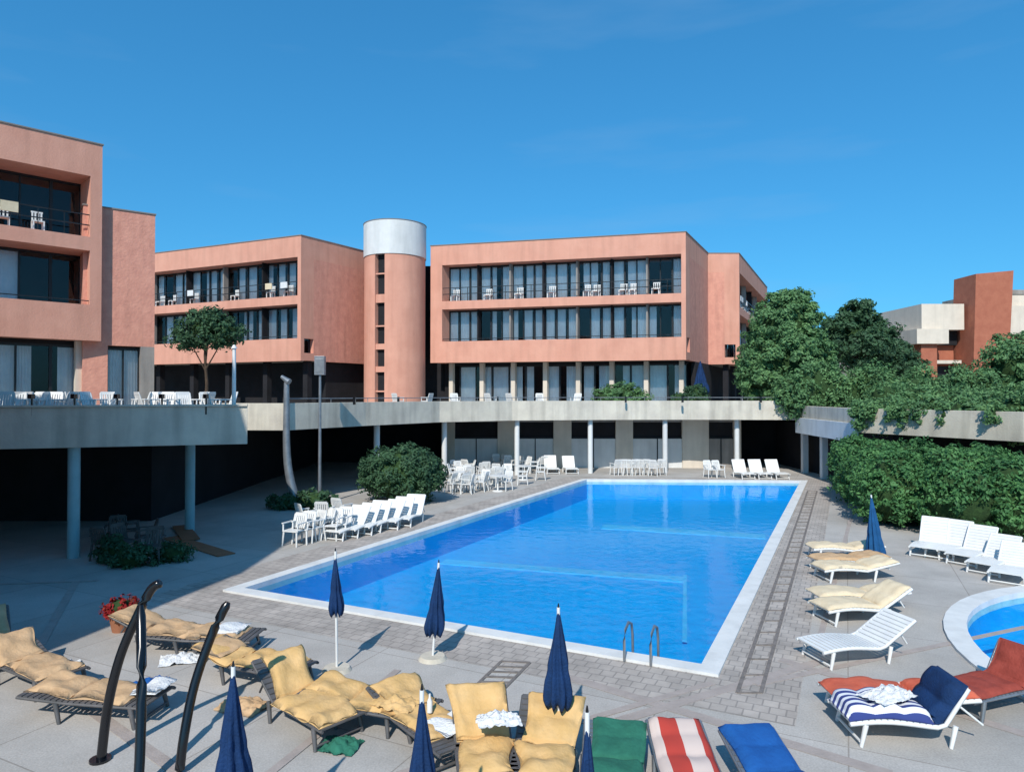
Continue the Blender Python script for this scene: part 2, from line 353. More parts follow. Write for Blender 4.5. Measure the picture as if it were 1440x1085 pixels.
# paved bands & drains
e=empty('paving_bands'); mb=MB(); zz=0.008
def band(a,b,w,m=BAND):
    global zz
    strip(mb,[Vector(G(*a)),Vector(G(*b))],-w/2,w/2,0.0045,zz,m); zz+=0.0006
for a,b,w in [((800,950),(1250,1085),0.20),((870,1010),(1160,925),0.18),((1095,925),(1440,1030),0.18),((0,905),(260,1085),0.16),
              ((60,905),(110,815),0.16),((0,820),(140,815),0.15),((560,1085),(1000,958),0.12),((1060,960),(1440,880),0.12),((380,1085),(560,940),0.12),
              ((1150,900),(1205,690),0.10)]: band(a,b,w)
band((1035,972),(1135,690),0.06,JOINT); band((1068,972),(1148,690),0.06,JOINT)
band((645,985),(705,928),0.05,JOINT); band((690,985),(745,930),0.05,JOINT)
for i in range(9):
    t=i/8; band((645+60*t,985-57*t),(690+55*t,985-55*t),0.04,JOINT)
a0=Vector(G(1035,972));a1=Vector(G(1135,690));b0=Vector(G(1068,972));b1=Vector(G(1148,690))
for i in range(34):
    t=i/33; p=a0.lerp(a1,t); q=b0.lerp(b1,t); strip(mb,[p,q],-.012,.012,.0045,zz,JOINT); zz+=.0003
mb.done('bands',e)

# ------------------------------------------------------------ terrace
fr_line=[(-40,8.5),(-13.1,17.7),(-7.56,19.6),(-11.6,27.2),(-8.9,27.0),(-6.6,31),(-3.7,35.0),(0,37.3),(5,38.3),(10,38.6),(15.9,38.2)]
rt_line=[(15.9,38.2),(15.15,30),(17.9,24),(34,12)]
e=empty('terrace')
inner=offs(fr_line,0.25)
mb=MB(); strip(mb,fr_line,0,0.25,3.0,4.07,CREAM); 
strip(mb,fr_line[:3],-0.06,0.31,4.072,4.13,CREAM)
mb.done('parapet',e,0.01)
rin=offs(rt_line,0.3)
mb=MB(); strip(mb,rt_line,0,0.3,2.75,3.8,CREAM); strip(mb,rt_line[:2],-0.01,-0.12,2.3,3.15,WHITEW); mb.done('garden_parapet',e,0.01)
poly=inner+[ (rin[0][0]+0.01,rin[0][1]) ]+rin[1:]+[(400,12),(400,700),(-400,700),(-400,8.5)]
mb=MB(); mb.prism(poly,3.02,3.6,PAVEU); mb.done('terrace_slab',e)
# columns beneath
mb=MB()
for px,py,r in [(105,783,0.15),(268,745,0.15)]:
    x,y=G(px,py); mb.tube([(x,y,0),(x,y,3.02)],r,COLM,16)
for px in (530,625,727,830,935,1036):
    t=[(530,32.4),(625,36.0),(727,37.8),(830,38.6),(935,38.9),(1036,39.1)]; D=dict(t)[px]; x=(px-720)/F*D
    mb.tube([(x,D,0),(x,D,3.02)],0.14,WHITEW,14)
for px,D in ((1131,38.8),(1158,36)):
    x=(px-720)/F*D; mb.box(x-0.15,x+0.15,D-0.15,D+0.15,0,3.02,WHITEW)
mb.done('columns',e)
# walls beneath
mb=MB()
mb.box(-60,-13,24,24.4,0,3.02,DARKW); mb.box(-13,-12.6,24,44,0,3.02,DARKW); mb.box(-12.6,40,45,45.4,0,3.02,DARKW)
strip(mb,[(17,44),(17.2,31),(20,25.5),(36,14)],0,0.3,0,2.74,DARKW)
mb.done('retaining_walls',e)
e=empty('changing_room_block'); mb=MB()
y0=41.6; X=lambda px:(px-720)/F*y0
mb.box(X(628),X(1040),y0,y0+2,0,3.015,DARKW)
for a,b in [(628,640),(700,727),(778,803),(865,889),(958,995),(1030,1040)]:
    mb.box(X(a),X(b),y0-0.25,y0-0.003,0,3.01,HOUSEW)
for a,b in [(640,700),(727,778),(803,865),(889,958),(995,1030)]:
    mb.box(X(a),X(b),y0-0.14,y0-0.004,0,1.75,WHITEW if a!=995 else GREYW)
    mb.box(X(a),X(b),y0-0.10,y0-0.004,1.75,1.83,FRAME)
    mb.box(X((a+b)/2)-0.03,X((a+b)/2)+0.03,y0-0.17,y0-0.141,0,1.75,FRAME)
    mb.box(X(a),X(b),y0-0.05,y0-0.005,2.75,3.0,GREYW)
mb.done('walls',e)

# ------------------------------------------------------------ buildings
def FRM(P0,P1,B):
    P0=Vector(P0);P1=Vector(P1);W=(P1-P0).length;eu=(P1-P0)/W;eb=Vector(B).normalized()
    return (lambda u,v,z:(P0.x+eu.x*u+eb.x*v,P0.y+eu.y*u+eb.y*v,z)),W
def windows(mbf,mbg,mbc,fr,u0,u1,v,z0,z1,pane,rs,curt=0.75):
    """glazing wall: frames, glass, folded curtains"""
    rr=random.Random(rs); n=max(1,round((u1-u0)/pane)); w=(u1-u0)/n
    mbf.fbox(fr,u0,u1,v-0.06,v+0.06,z0,z0+0.1,FRAME); mbf.fbox(fr,u0,u1,v-0.06,v+0.06,z1-0.1,z1,FRAME)
    for i in range(n+1):
        u=u0+w*i; t=0.03 if i%2 else 0.06
        mbf.fbox(fr,max(u0,u-t),min(u1,u+t),v-0.05,v+0.05,z0+0.1,z1-0.1,FRAME)
    mbg.add([fr(u0,v,z0+0.1),fr(u1,v,z0+0.1),fr(u1,v,z1-0.1),fr(u0,v,z1-0.1)],[(0,1,2,3)],GLASS)
    for i in range(n):
        if rr.random()>curt: continue
        a=u0+w*i+0.04; b=a+(w-0.08)*rr.choice([1,1,0.8,0.65,0.45])
        if rr.random()<0.5: b0=u0+w*(i+1)-0.04; a,b=b0-(b-a),b0
        k=10; vs=[];fs=[]
        for j in range(k+1):
            u=a+(b-a)*j/k; vv=v+0.08+(0.025 if j%2 else 0); vs+=[fr(u,vv,z0+0.12),fr(u,vv,z1-0.12)]
        for j in range(k): fs.append((2*j,2*j+2,2*j+3,2*j+1))
        mbc.add(vs,fs,CURT)
def loggia(name,P0,P1,B,depth,bay=3.6,dz=0,pane=0.95,ground='glass',seed=1,pl=0.35,pr=0.3,div=True,gin=2.0,curt=0.92,rec=1.15):
    e=empty(name); fr,W=FRM(P0,P1,B); z=lambda a:a+dz
    mb=MB()
    mb.fbox(fr,0,W,0,depth,z(13.9),z(15.35),CORAL)
    mb.fbox(fr,0,W,0,0.3,z(6.75),z(8.3),CORAL)
    mb.fbox(fr,0,W,0.3,rec,z(6.78),z(7.3),CORAL)
    mb.fbox(fr,pl,W-pr,0.0,rec,z(10.65),z(11.25),CORAL)
    mb.fbox(fr,0,pl,0.0,rec,z(8.3),z(13.9),CORAL)
    mb.fbox(fr,W-pr,W,0.0,rec,z(8.3),z(13.9),CORAL)
    mb.done('facade',e)
    mb=MB()
    mb.fbox(fr,0.0,0.3,rec,depth-0.01,z(6.76),z(13.9),CORALD); mb.fbox(fr,W-0.3,W-0.0,rec,depth-0.01,z(6.76),z(13.9),CORALD)
    mb.fbox(fr,0.3,W-0.3,depth-0.4,depth-0.02,z(3.6),z(13.9),CORALD)
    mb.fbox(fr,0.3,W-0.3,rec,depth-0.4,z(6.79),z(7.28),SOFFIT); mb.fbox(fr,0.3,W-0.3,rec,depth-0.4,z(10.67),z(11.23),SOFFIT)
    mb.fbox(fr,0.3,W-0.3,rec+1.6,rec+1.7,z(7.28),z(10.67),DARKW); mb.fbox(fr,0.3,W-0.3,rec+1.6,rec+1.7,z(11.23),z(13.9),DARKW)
    mb.done('side_walls',e)
    mb=MB(); mb.fbox(fr,-0.04,W+0.04,-0.04,depth+0.04,z(15.352),z(15.41),ROOF); mb.done('roof',e)
    mf,mg,mc=MB(),MB(),MB()
    nb=max(1,round((W-0.7)/bay)); bw=(W-pl-pr)/nb
    for lv,(a,b) in enumerate(((7.3,10.65),(11.25,13.9))):
        windows(mf,mg,mc,fr,pl,W-pr,rec-0.1,z(a),z(b),pane,seed*10+lv,curt)
    md=MB()
    for i in range(1,nb):
        u=pl+bw*i
        for a,b in ((7.3,10.65),(11.25,13.9)): md.fbox(fr,u-0.05,u+0.05,rec*0.5,rec-0.18,z(a)+0.003,z(b)-0.003,DARKW if i%2 else GREYW)
    if div: md.done('balcony_dividers',e)
    # balcony rails on upper floor
    mr=MB()
    for zz2 in (11.25+0.95,11.25+0.5): mr.fbox(fr,pl,W-pr,0.1,0.14,z(zz2),z(zz2+0.045),FRAME)
    k=int((W-pl-pr)/0.9)
    for i in range(1,k): 
        u=pl+(W-pl-pr)*i/k; mr.fbox(fr,u-0.015,u+0.015,0.105,0.135,z(11.25),z(12.2),FRAME)
    mr.fbox(fr,pl,W-pr,0.1,0.13,z(8.3+0.16),z(8.3+0.2),FRAME)
    # loggia furniture
    rr=random.Random(seed)
    for lv in (11.25,7.3):
        for i in range(nb):
            for q in range(rr.choice([1,2,2])):
                u=pl+bw*(i+0.15+0.3*q+0.1*rr.random()); v=0.22+0.25*rr.random(); W2=rr.choice([.42,.5])
                mr.fbox(fr,u,u+W2,v,v+0.4,z(lv+0.4),z(lv+0.45),WPL)
                for sl2 in range(4): mr.fbox(fr,u+.02+sl2*(W2-.1)/3,u+.08+sl2*(W2-.1)/3,v+0.4,v+0.43,z(lv+0.45),z(lv+0.84),WPL)
                mr.fbox(fr,u,u+W2,v+0.4,v+0.44,z(lv+0.84),z(lv+0.9),WPL)
                for du in (0,W2-.05):
                    for dv in (0,0.35): mr.fbox(fr,u+du,u+du+0.05,v+dv,v+dv+0.05,z(lv),z(lv+0.4),WPL)
                if rr.random()<.25: mr.fbox(fr,u+.1,u+.7,.09,.15,z(lv+.6),z(lv+1.02),rr.choice([WHC,CREAMC,TAN,WHC]))
    mr.done('balcony_rails',e)
    # ground floor
    mgf=MB()
    if ground=='glass':
        windows(mf,mg,mc,fr,1.2,W-0.4,gin,z(3.6),z(6.6),1.25,seed*10+5,0.95)
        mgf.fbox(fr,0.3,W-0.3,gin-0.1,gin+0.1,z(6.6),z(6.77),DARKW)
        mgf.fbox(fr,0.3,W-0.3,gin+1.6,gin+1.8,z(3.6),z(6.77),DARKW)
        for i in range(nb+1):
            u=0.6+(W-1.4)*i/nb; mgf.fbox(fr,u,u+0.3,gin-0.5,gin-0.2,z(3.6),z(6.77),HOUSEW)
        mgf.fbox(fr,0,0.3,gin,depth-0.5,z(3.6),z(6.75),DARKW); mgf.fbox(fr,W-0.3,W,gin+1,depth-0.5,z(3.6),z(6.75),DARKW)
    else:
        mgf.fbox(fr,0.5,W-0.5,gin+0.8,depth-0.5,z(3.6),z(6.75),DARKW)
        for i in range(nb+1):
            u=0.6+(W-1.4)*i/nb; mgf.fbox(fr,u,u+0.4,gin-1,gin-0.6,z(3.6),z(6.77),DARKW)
    mgf.done('ground_floor',e)
    mf.done('window_frames',e); mg.done('window_glass',e); mc.done('curtains',e)
    return e,fr,W
# centre block
loggia('hotel_building',(-6.0,50.4),(11.69,46.0),(0.447,0.894),9.5,seed=3,bay=2.6,pane=0.8,pl=0.9)
# mid-left block
loggia('hotel_building',(-36.0,56.8),(-14.5,47.0),(0.527,0.85),7.5,seed=5,ground='dark')
# right wing
loggia('hotel_building',(17.6,53.0),(26.1,70.0),(-1,0.0),5.5,seed=7,ground='dark')
# left near block
loggia('hotel_building',(-30.5,17.5),(-18.0,30.0),(-0.707,0.707),9,seed=9,bay=4.2,pane=1.1,pr=0.45,gin=1.2,curt=0.5,rec=1.8)
# block beside it
e=empty('hotel_annex'); fr,W=FRM((-18.75,29.9),(-16.5,31.6),(-0.60,0.80)); mb=MB()
mb.fbox(fr,0,W,0,8,6.6,12.7,CORALD); mb.fbox(fr,0,W*0.34,0,8,3.6,6.6,CORALD); mb.fbox(fr,W*0.80,W,0,8,3.6,6.6,GREYW); mb.fbox(fr,W*0.34,W*0.8,1.2,8,3.6,6.6,DARKW)
mb.fbox(fr,-0.04,W+0.04,-0.04,8.04,12.702,12.76,ROOF); mb.done('walls',e)
mf,mg,mc=MB(),MB(),MB(); windows(mf,mg,mc,fr,W*0.34,W*0.8,0.4,3.6,6.55,0.7,4,0.5); mf.done('window_frames',e); mg.done('window_glass',e); mc.done('curtains',e)
# wing beside the photographer (casts the shade over the left of the deck)
loggia('hotel_wing',(-9.9,4.0),(-9.9,12.8),(-1,0),14,dz=-3.4,seed=11)
# stair tower
e=empty('stair_tower'); c=(-8.6,50.3); R=2.22; mb=MB()
d=math.radians
view=math.atan2(-c[1],-c[0])
aL=view-d(39); aR=view-d(19)
mb.arc(c,R,aR,aL+2*math.pi,3.6,14.35,CORAL,60)
mb.arc(c,R-0.35,aL-0.1,aR+0.1,3.6,14.35,DARKW,8)
for a in (aL,aR):
    p=[(c[0]+q*math.cos(a),c[1]+q*math.sin(a)) for q in (R,R-0.4)]
    mb.add([(p[0][0],p[0][1],3.6),(p[1][0],p[1][1],3.6),(p[1][0],p[1][1],14.35),(p[0][0],p[0][1],14.35)],[(0,1,2,3)],CORAL)
for z0,z1 in ((10.9,11.5),(7.6,8.0),(9.2,9.3),(12.9,13.0),(6.0,6.4),(4.6,4.7)):
    mb.arc(c,R-0.1,aL,aR,z0,z1,CORAL,6)
    mb.add([(c[0]+q*math.cos(a),c[1]+q*math.sin(a),z1) for q,a in ((R-0.1,aL),(R-0.1,aR),(R-0.4,aR),(R-0.4,aL))],[(0,1,2,3)],CORAL)
mb.done('shaft',e)
mb=MB(); mb.prism(circ(c,R+0.05,96),14.352,16.75,WHITEW)
mb.arc(c,R+0.053,0,2*math.pi,14.36,16.74,WHITEW,96)
mb.prism(circ(c,R+0.08,96),16.752,16.80,ROOF); mb.done('cap',e)
# connector behind tower
e=empty('connecting_block'); mb=MB(); mb.box(-12.5,-3.5,54,60,3.6,14.2,CORALD); mb.box(-6.9,-4,52.6,53.9,3.6,14.3,DARKW); mb.done('walls',e)
# distant villa right
e=empty('distant_house'); mb=MB()
mb.hexa([(40.3,60,3.6),(43.3,60,3.6),(43.3,63,3.6),(40.3,63,3.6),(40.7,60,15.0),(44.0,60,15.3),(44.0,63,15.3),(40.7,63,15.0)],BRICKR)
mb.box(36.5,40.29,61,68,10.2,12.5,HOUSEW); mb.box(35.6,38.4,60.2,66,8.9,10.2,HOUSEW); mb.box(36.0,40.28,62.5,68,3.6,8.9,BRICKR); mb.box(36.2,37.6,60.6,62.4,3.6,8.9,BRICKR)
mb.box(38.5,40.28,62,66,8.9,10.2,DARKW); mb.box(35.6,40.28,61.4,62.2,7.2,7.5,HOUSEW)
mb.box(43.4,56,60.8,70,9.8,12.3,HOUSEW); mb.box(43.4,56,61.5,70,3.6,9.8,BRICKR); mb.box(44.1,56,62,70,12.3,13.5,HOUSEW); mb.box(44.0,56,61.9,70,13.5,13.9,GREYW)
for i in range(4): mb.box(44.6+i*2.6,46.2+i*2.6,61.4,61.49,6,8.6,FRAME)
mb.box(37.8,40.2,62.35,62.49,4.5,7.0,FRAME)
mb.box(32.5,35.5,64,68,3.6,8.6,HOUSEW); mb.box(32.3,35.6,63.8,68.2,8.6,8.8,ROOF)
mb.done('volumes',e)
# ------------------------------------------------------------ vegetation
tree('round_tree',16.9,42.5,3.6,[(0,0,3.0,2.6,2.5,2.6),(0.1,0,5.0,2.1,2.1,2.1),(-1.3,0,2.0,1.6,1.7,1.7),(1.4,-0.2,2.4,1.5,1.7,1.9),(0.3,0,6.2,1.3,1.3,1.2)],60000,0.11,LEAF,11,core=0.72,clump=0.4)
tree('dark_tree',28.2,56,3.6,[(0,0,5.2,2.4,2.3,2.3),(0.2,0,7.2,1.4,1.4,1.5),(-1.4,0,6.2,1.2,1.3,1.2),(1.9,0,5.6,1.3,1.4,1.4)],17000,0.15,LEAFD,12,core=0.55)
tree('dark_tree',32.5,60,3.6,[(0,0,4.0,2.3,2.2,2.0),(1.8,0,3.4,1.7,1.6,1.3),(-1.8,0,4.5,1.3,1.4,1.5)],11000,0.16,LEAFD,13,core=0.55)
tree('garden_tree',28.0,38.5,3.6,[(0,0,2.4,1.4,1.5,1.7),(1.6,0,2.6,1.7,1.6,1.9),(3,0,2.4,1.6,1.6,1.6)],18000,0.10,LEAF,14,core=0.65)
tree('young_tree',-13.4,30.0,3.6,[(0,0,3.7,1.1,1.0,0.8),(-0.8,0,3.3,0.75,0.8,0.5),(0.9,0,3.5,0.75,0.8,0.65),(0.2,0,4.2,0.7,0.7,0.35)],6000,0.075,LEAFD,15,tr=0.07,clump=0.28,core=0.5)
e=empty('garden_shrubs',(0,0,3.6)); 
lob=[]
rr=random.Random(3)
for px in range(1115,1480,16):
    for D,zt in ((34.5,0.9),(38,1.7)):
        x=(px-720)/F*D+rr.uniform(-.3,.3)
        if D<36 and px<1215: continue
        h=zt*rr.uniform(.75,1.3)
        lob.append((x,D+rr.uniform(-.8,.8),h*0.45,rr.uniform(.7,1.2),1.0,h*0.65+.2))
for px in range(1210,1480,24):
    D=31.0-(px-1205)*0.026+0.9; x=(px-720)/F*D; lob.append((x,D,0.0+rr.uniform(-.25,.3),0.6,0.7,0.6+rr.uniform(-.2,.35)))
leafcloud('foliage',lob,80000,0.085,LEAF,e,0.3,21,0.74)
e=empty('hanging_creeper',(0,0,3.6)); lob=[]
for px,L in ((1212,0.75),(1228,0.3),(1262,0.5),(1280,0.7),(1300,0.3),(1335,0.4),(1400,0.2)):
    D=30-(px-1205)*0.0255; x=(px-720)/F*D-0.15; lob.append((x,D-0.1,0.2-L*0.4,0.4,0.22,0.25+L*0.5))
leafcloud('foliage',lob,6500,0.07,LEAF,e,0.2,22,0.5)
e=empty('hedge'); lob=[]
for (x,y,h) in [(15.0,29.6,2.4),(14.3,28,2.5),(13.9,26.2,2.6),(13.4,24.6,2.6),(15.0,27,2.5),(15.2,25,2.6),(12.9,23.2,2.4),(14.4,22.6,2.5),(15.9,23.2,2.6),(16.4,21.6,2.4),(15.3,21.3,2.3),(17.8,21.2,2.4),(14.0,21.5,2.2),(17.4,22.8,2.5),(19,19.8,2.4),(17.3,19.9,2.2)]:
    h*=rr.uniform(.93,1.08)
    lob.append((x,y,h*0.46,1.2,1.2,h*0.52)); lob.append((x+rr.uniform(-.4,.4),y+rr.uniform(-.4,.4),h*0.72,0.9,0.9,h*0.26))
leafcloud('foliage',lob,140000,0.065,LEAFH,e,0.25,23,0.80)
e=empty('round_bush',(-4.5,28.3,0)); leafcloud('foliage',[(0,0,1.05,1.65,1.6,1.1),(-0.7,0,1.3,1.0,1.0,0.85),(0.7,-.2,1.2,1.0,1.0,0.9),(0.1,0,1.7,1.0,1.0,0.6)],26000,0.065,LEAFD,e,0.25,24,0.78)
e=empty('flower_shrub',((875-720)/F*44.5,44.5,3.6)); leafcloud('foliage',[(0,0,0.6,1.3,0.7,1.0),(-1.0,0,.5,.9,.7,.85),(1.0,0,.4,.9,.7,.7)],8000,0.08,LEAF,e,0.25,25)
e=empty('flower_shrub',((965-720)/F*43.8,43.8,3.6)); leafcloud('foliage',[(0.6,0,0.6,.8,0.7,0.9),(-.4,0,.4,.6,.6,.6)],3500,0.08,LEAFD,e,0.25,26)
e=empty('flower_shrub',(-7.6,26.5,0)); leafcloud('foliage',[(0,0,0.3,.8,0.5,0.45),(-1.1,0.1,.25,.7,.5,.35)],2500,0.07,LEAFD,e,0.2,29)
x,y=G(185,795); e=empty('flower_shrub',(x,y,0)); leafcloud('foliage',[(0,0,0.22,.6,0.4,0.35),(-.7,0.5,.3,.5,.4,.4),(.8,.6,.2,.5,.4,.3)],3500,0.05,LEAFD,e,0.16,30)
x,y=G(172,885); e=empty('flower_pot',(x,y,0)); leafcloud('flowers',[(0,0,0.42,.28,.28,.22)],900,0.04,REDF,e,0.1,27)
mb=MB(); mb.tube([(0,0,0),(0,0,0.3)],[0.14,0.2],MATO,16); mb.done('pot',e)
# distant woodland
e=empty('distant_trees',(0,0,3.6)); lob=[]
for i in range(60):
    x=-170+i*7+rr.uniform(-2,2); lob.append((x,150+rr.uniform(-8,8),3.5,5,4,4.5+rr.uniform(-1,2.0)))
leafcloud('foliage',lob,30000,0.5,LEAFD,e,1.6,28,0.9)

# ------------------------------------------------------------ furniture
def chair_mesh(M):
    mb=MB()
    def bar(a,b,w,t,m=M): mb.tube([a,b],[w,t],m,6)
    for x in (-.22,.22):
        bar((x*1.12,-.24,0),(x,-.2,.43),.022,.03); bar((x*1.12,.27,0),(x,.2,.45),.022,.03)
        bar((x*1.1,-.2,.43),(x*1.18,-.18,.64),.025,.022); mb.box(x*1.18-.03,x*1.18+.03,-.22,.24,.64,.67,M); bar((x,.2,.45),(x*.95,.32,.86),.028,.022)
    mb.box(-.24,.24,-.24,.22,.42,.455,M)
    for i in range(6):
        x=-.165+.066*i; mb.hexa([(x-.022,.2,.46),(x+.022,.2,.46),(x+.022,.22,.46),(x-.022,.22,.46),(x-.022,.31,.84),(x+.022,.31,.84),(x+.022,.33,.84),(x-.022,.33,.84)],M)
    mb.hexa([(-.23,.30,.81),(.23,.30,.81),(.23,.325,.81),(-.23,.325,.81),(-.19,.32,.9),(.19,.32,.9),(.19,.345,.9),(-.19,.345,.9)],M)
    return mb
cm=chair_mesh(WPL).done('white_plastic_chair'); CH=cm.data; used=[False]
def chair(x,y,rz,z=0):
    if not used[0]: o=cm; used[0]=True
    else: o=bpy.data.objects.new('white_plastic_chair',CH); COL.objects.link(o)
    o.location=(x,y,z); o.rotation_euler.z=rz
WM=None
for px,py,rz in ((165,770,.4),(185,765,2),(205,775,-1),(150,785,3),(215,790,.2),(178,782,1.2)):
    if WM is None: o=chair_mesh(WICK).done('dark_garden_chair'); WM=o.data
    else: o=bpy.data.objects.new('dark_garden_chair',WM); COL.objects.link(o)
    x,y=G(px,py); o.location=(x,y,0); o.rotation_euler.z=rz
def table(x,y,z=0,r=0.42):
    mb=MB(); mb.tube([(0,0,.70),(0,0,.73)],r,WPL,20); mb.tube([(0,0,.02),(0,0,.7)],.04,WPL,8); mb.tube([(0,0,0),(0,0,.03)],[.26,.22],WPL,16); mb.done('round_table',None,0,(x,y,z))
# terrace chairs (left)
for px in list(range(2,85,10))+[97,109,120,133,144,156,197,207,218,229,240,254,262,285,295,305,316]:
    D=20.9+rr.uniform(-.7,1.2)+(0.9 if px>190 else 0); chair((px-720)/F*D,D,rr.uniform(-2.6,2.6),3.6)
for i in range(6):
    t=i/5; x,y=G(415+66*t,764-10*t+rr.uniform(-3,3)); chair(x,y,math.radians(-25)+rr.uniform(-.5,.5))
for i in range(3):
    t=i/2; x,y=G(432+50*t,745-8*t+rr.uniform(-3,3)); chair(x,y,math.radians(150)+rr.uniform(-.6,.6))
# cafe group
for i in range(36):
    px=rr.uniform(632,770); py=rr.uniform(664,700)-(px-632)*0.12; x,y=G(px,py); chair(x,y,rr.uniform(0,6.28))
for px,py in ((650,684),(690,680),(735,674),(700,690)): table(*G(px,py))
for px in range(866,935,9): x,y=G(px,669+rr.uniform(-2,1)); chair(x,y,rr.uniform(-.6,.6)+3.14)
for px in (998,1010): x,y=G(px,671); chair(x,y,0.3)
for px in (560,600,640,690,720,760,810): chair((px-720)/F*40,40,rr.uniform(0,6),3.6)

def lounger(x,y,rz,cush=None,back=35,frame=WPL,name='sun_lounger',bl=.72,z=0,towel=None,thick=0.07,mess=1.0):
    e=empty(name,(x,y,z),rz); W=.33; h=.3; a=math.radians(back); hx=.22
    def prof(s):
        tot=(hx+.95)+bl; d=s*tot
        if d<hx+.95: 
            xx=-.95+d; zz=h+(0.035*math.sin((xx+.95)*3.6) if frame is WPL else 0)
            return xx,zz
        d-=hx+.95; return hx+d*math.cos(a),h+d*math.sin(a)
    mb=MB(); n=16
    for sy in (-W,W):
        pts=[(prof(i/n)[0],sy,prof(i/n)[1]-.03) for i in range(n+1)]; mb.tube(pts,.028 if frame is WPL else .02,frame,6)
        for lx in (-.75,.35):
            mb.tube([(lx,sy,h-.03),(lx-.07,sy*1.05,0)],[.035,.025],frame,6)
    mb.tube([(hx+bl*.55*math.cos(a),-W*.8,h+bl*.5*math.sin(a)),(hx+.5,-W*.8,h-.04)],.015,frame,6); mb.tube([(hx+bl*.55*math.cos(a),W*.8,h+bl*.5*math.sin(a)),(hx+.5,W*.8,h-.04)],.015,frame,6)
    mb.tube([(-.82,-W,.06),(-.82,W,.06)],.018,frame,6)
    for i in range(22):
        s0=(i+.12)/22; s1=(i+.88)/22; p=prof(s0); q=prof(s1)
        mb.hexa([(p[0],-W,p[1]-.02),(q[0],-W,q[1]-.02),(q[0],W,q[1]-.02),(p[0],W,p[1]-.02),(p[0],-W,p[1]),(q[0],-W,q[1]),(q[0],W,q[1]),(p[0],W,p[1])],frame)
    mb.done('frame',e)
    if cush:
        def pad(nm,s0,s1,w,m,th,off,seed,skew=0.0):
            mb=MB(); ni=40; nj=10
            vs=[]
            for layer in (1,0):
                for i in range(ni+1):
                    s=s0+(s1-s0)*i/ni; p=prof(s); q=prof(min(1,s+.01)); q0=prof(max(0,s-.01)); t=Vector((q[0]-q0[0],0,q[1]-q0[1])).normalized(); nn=Vector((-t.z,0,t.x))
                    for j in range(nj+1):
                        yy=-w+2*w*j/nj; ed=min(1,(1-abs(yy)/w)*5+.15)*min(1,min(i,ni-i)*.35+.2)
                        tuft=0.7+.3*abs(math.sin(s*math.pi*5))
                        hh=off+(th*ed*tuft+.022*mess*noise.noise(Vector((s*7,yy*6,seed))) if layer else 0)
                        sg=.05*mess*noise.noise(Vector((s*3,yy*2,seed+5)))+skew*(s-.5)
                        vs.append((p[0]+nn.x*hh,yy+sg,p[1]+nn.z*hh))
            k=(ni+1)*(nj+1); fs=[]
            for i in range(ni):
                for j in range(nj):
                    q=i*(nj+1)+j; fs.append((q,q+1,q+nj+2,q+nj+1)); fs.append((k+q,k+q+nj+1,k+q+nj+2,k+q+1))
            for i in range(ni):
                for j in (0,nj): q=i*(nj+1)+j; fs.append((q,q+nj+1,k+q+nj+1,k+q))
            for j in range(nj):
                for i in (0,ni): q=i*(nj+1)+j; fs.append((q,q+1,k+q+1,k+q))
            mb.add(vs,fs,m,True); mb.done(nm,e)
        if isinstance(cush,tuple): pad('seat_cushion',0,.61,W*.98,cush[0],thick,.004,x); pad('back_cushion',.615,1,W*.98,cush[1],thick,.004,y)
        elif mess>1: pad('seat_cushion',rr.uniform(.02,.22),.6,W*.98,cush,thick,.004,x,rr.uniform(-.15,.15)); pad('back_cushion',.60,1,W*.98,cush,thick,.006,y,rr.uniform(-.2,.2))
        else: pad('cushion',0,1,W*.98,cush,thick,.004,x)
        if towel: pad('towel',*towel[1:3],W*.85,towel[0],.03,thick*.9,x+3,.3)
    return e
R_=math.radians
for i in range(6):
    t=i/5; x,y=G(492+85*t,752-18*t); lounger(x,y,R_(72+rr.uniform(-8,8)),None,58+rr.uniform(-8,8))
# right-hand deck loungers (head to the right)
lounger(*G(1205,922),R_(14),None,32); lounger(*G(1210,868),R_(10),CREAMC,30); lounger(*G(1204,852),R_(3),CREAMC,8)
lounger(*G(1200,812),R_(6),CREAMC,12); lounger(*G(1186,783),R_(-2),CREAMC,8); lounger(*G(1192,800),R_(9),TAN,5)
for px,py,b in ((1308,776,62),(1336,780,60),(1368,788,55),(1398,800,45),(1422,812,40)): lounger(*G(px,py),R_(40+rr.uniform(-8,8)),None,b)
lounger(*G(1258,1000),R_(0),(RED,RED),4,WPL); lounger(*G(1400,985),R_(20),(DRED,DRED),58,STEEL,bl=.55)
lounger(5.2,8.95,R_(-2),(STRN,NAVY),58,WPL,thick=0.16,bl=.55,mess=1)
# bottom row
lounger(1.1,7.55,R_(82),GREEN,8,STEEL,mess=1.4); lounger(1.95,7.55,R_(88),STRR,10,STEEL,thick=.09); lounger(2.85,7.25,R_(95),BLUE,14,STEEL,thick=.1,mess=1.4)
# yellow cushions, left and centre
for px,py,rz,b,m,tw in ((430,1010,138,34,YEL,None),(520,1010,160,5,YEL,None),(595,1035,128,12,YEL,(WHC,.1,.35)),(682,1085,98,36,YEL,None),(762,1092,82,24,YEL,None),
                     (360,952,158,14,YEL,(TAN,.7,.95)),(238,905,168,22,TAN,None),(50,955,150,22,TAN,None),(140,1000,172,3,TAN,(WHC,.0,.18)),(-15,925,130,30,TAN,None),(290,912,176,3,TAN,(WHC,.15,.4))):
    x,y=G(px,py); lounger(x,y,R_(rz),m,b,BRONZE,mess=2.8,towel=tw)
for px,b in ((775,64),(801,58)): x,y=G(px,664); lounger(x,y,R_(95),None,b)
for px in (1043,1066,1090): x,y=G(px,671); lounger(x,y,R_(95),None,62)
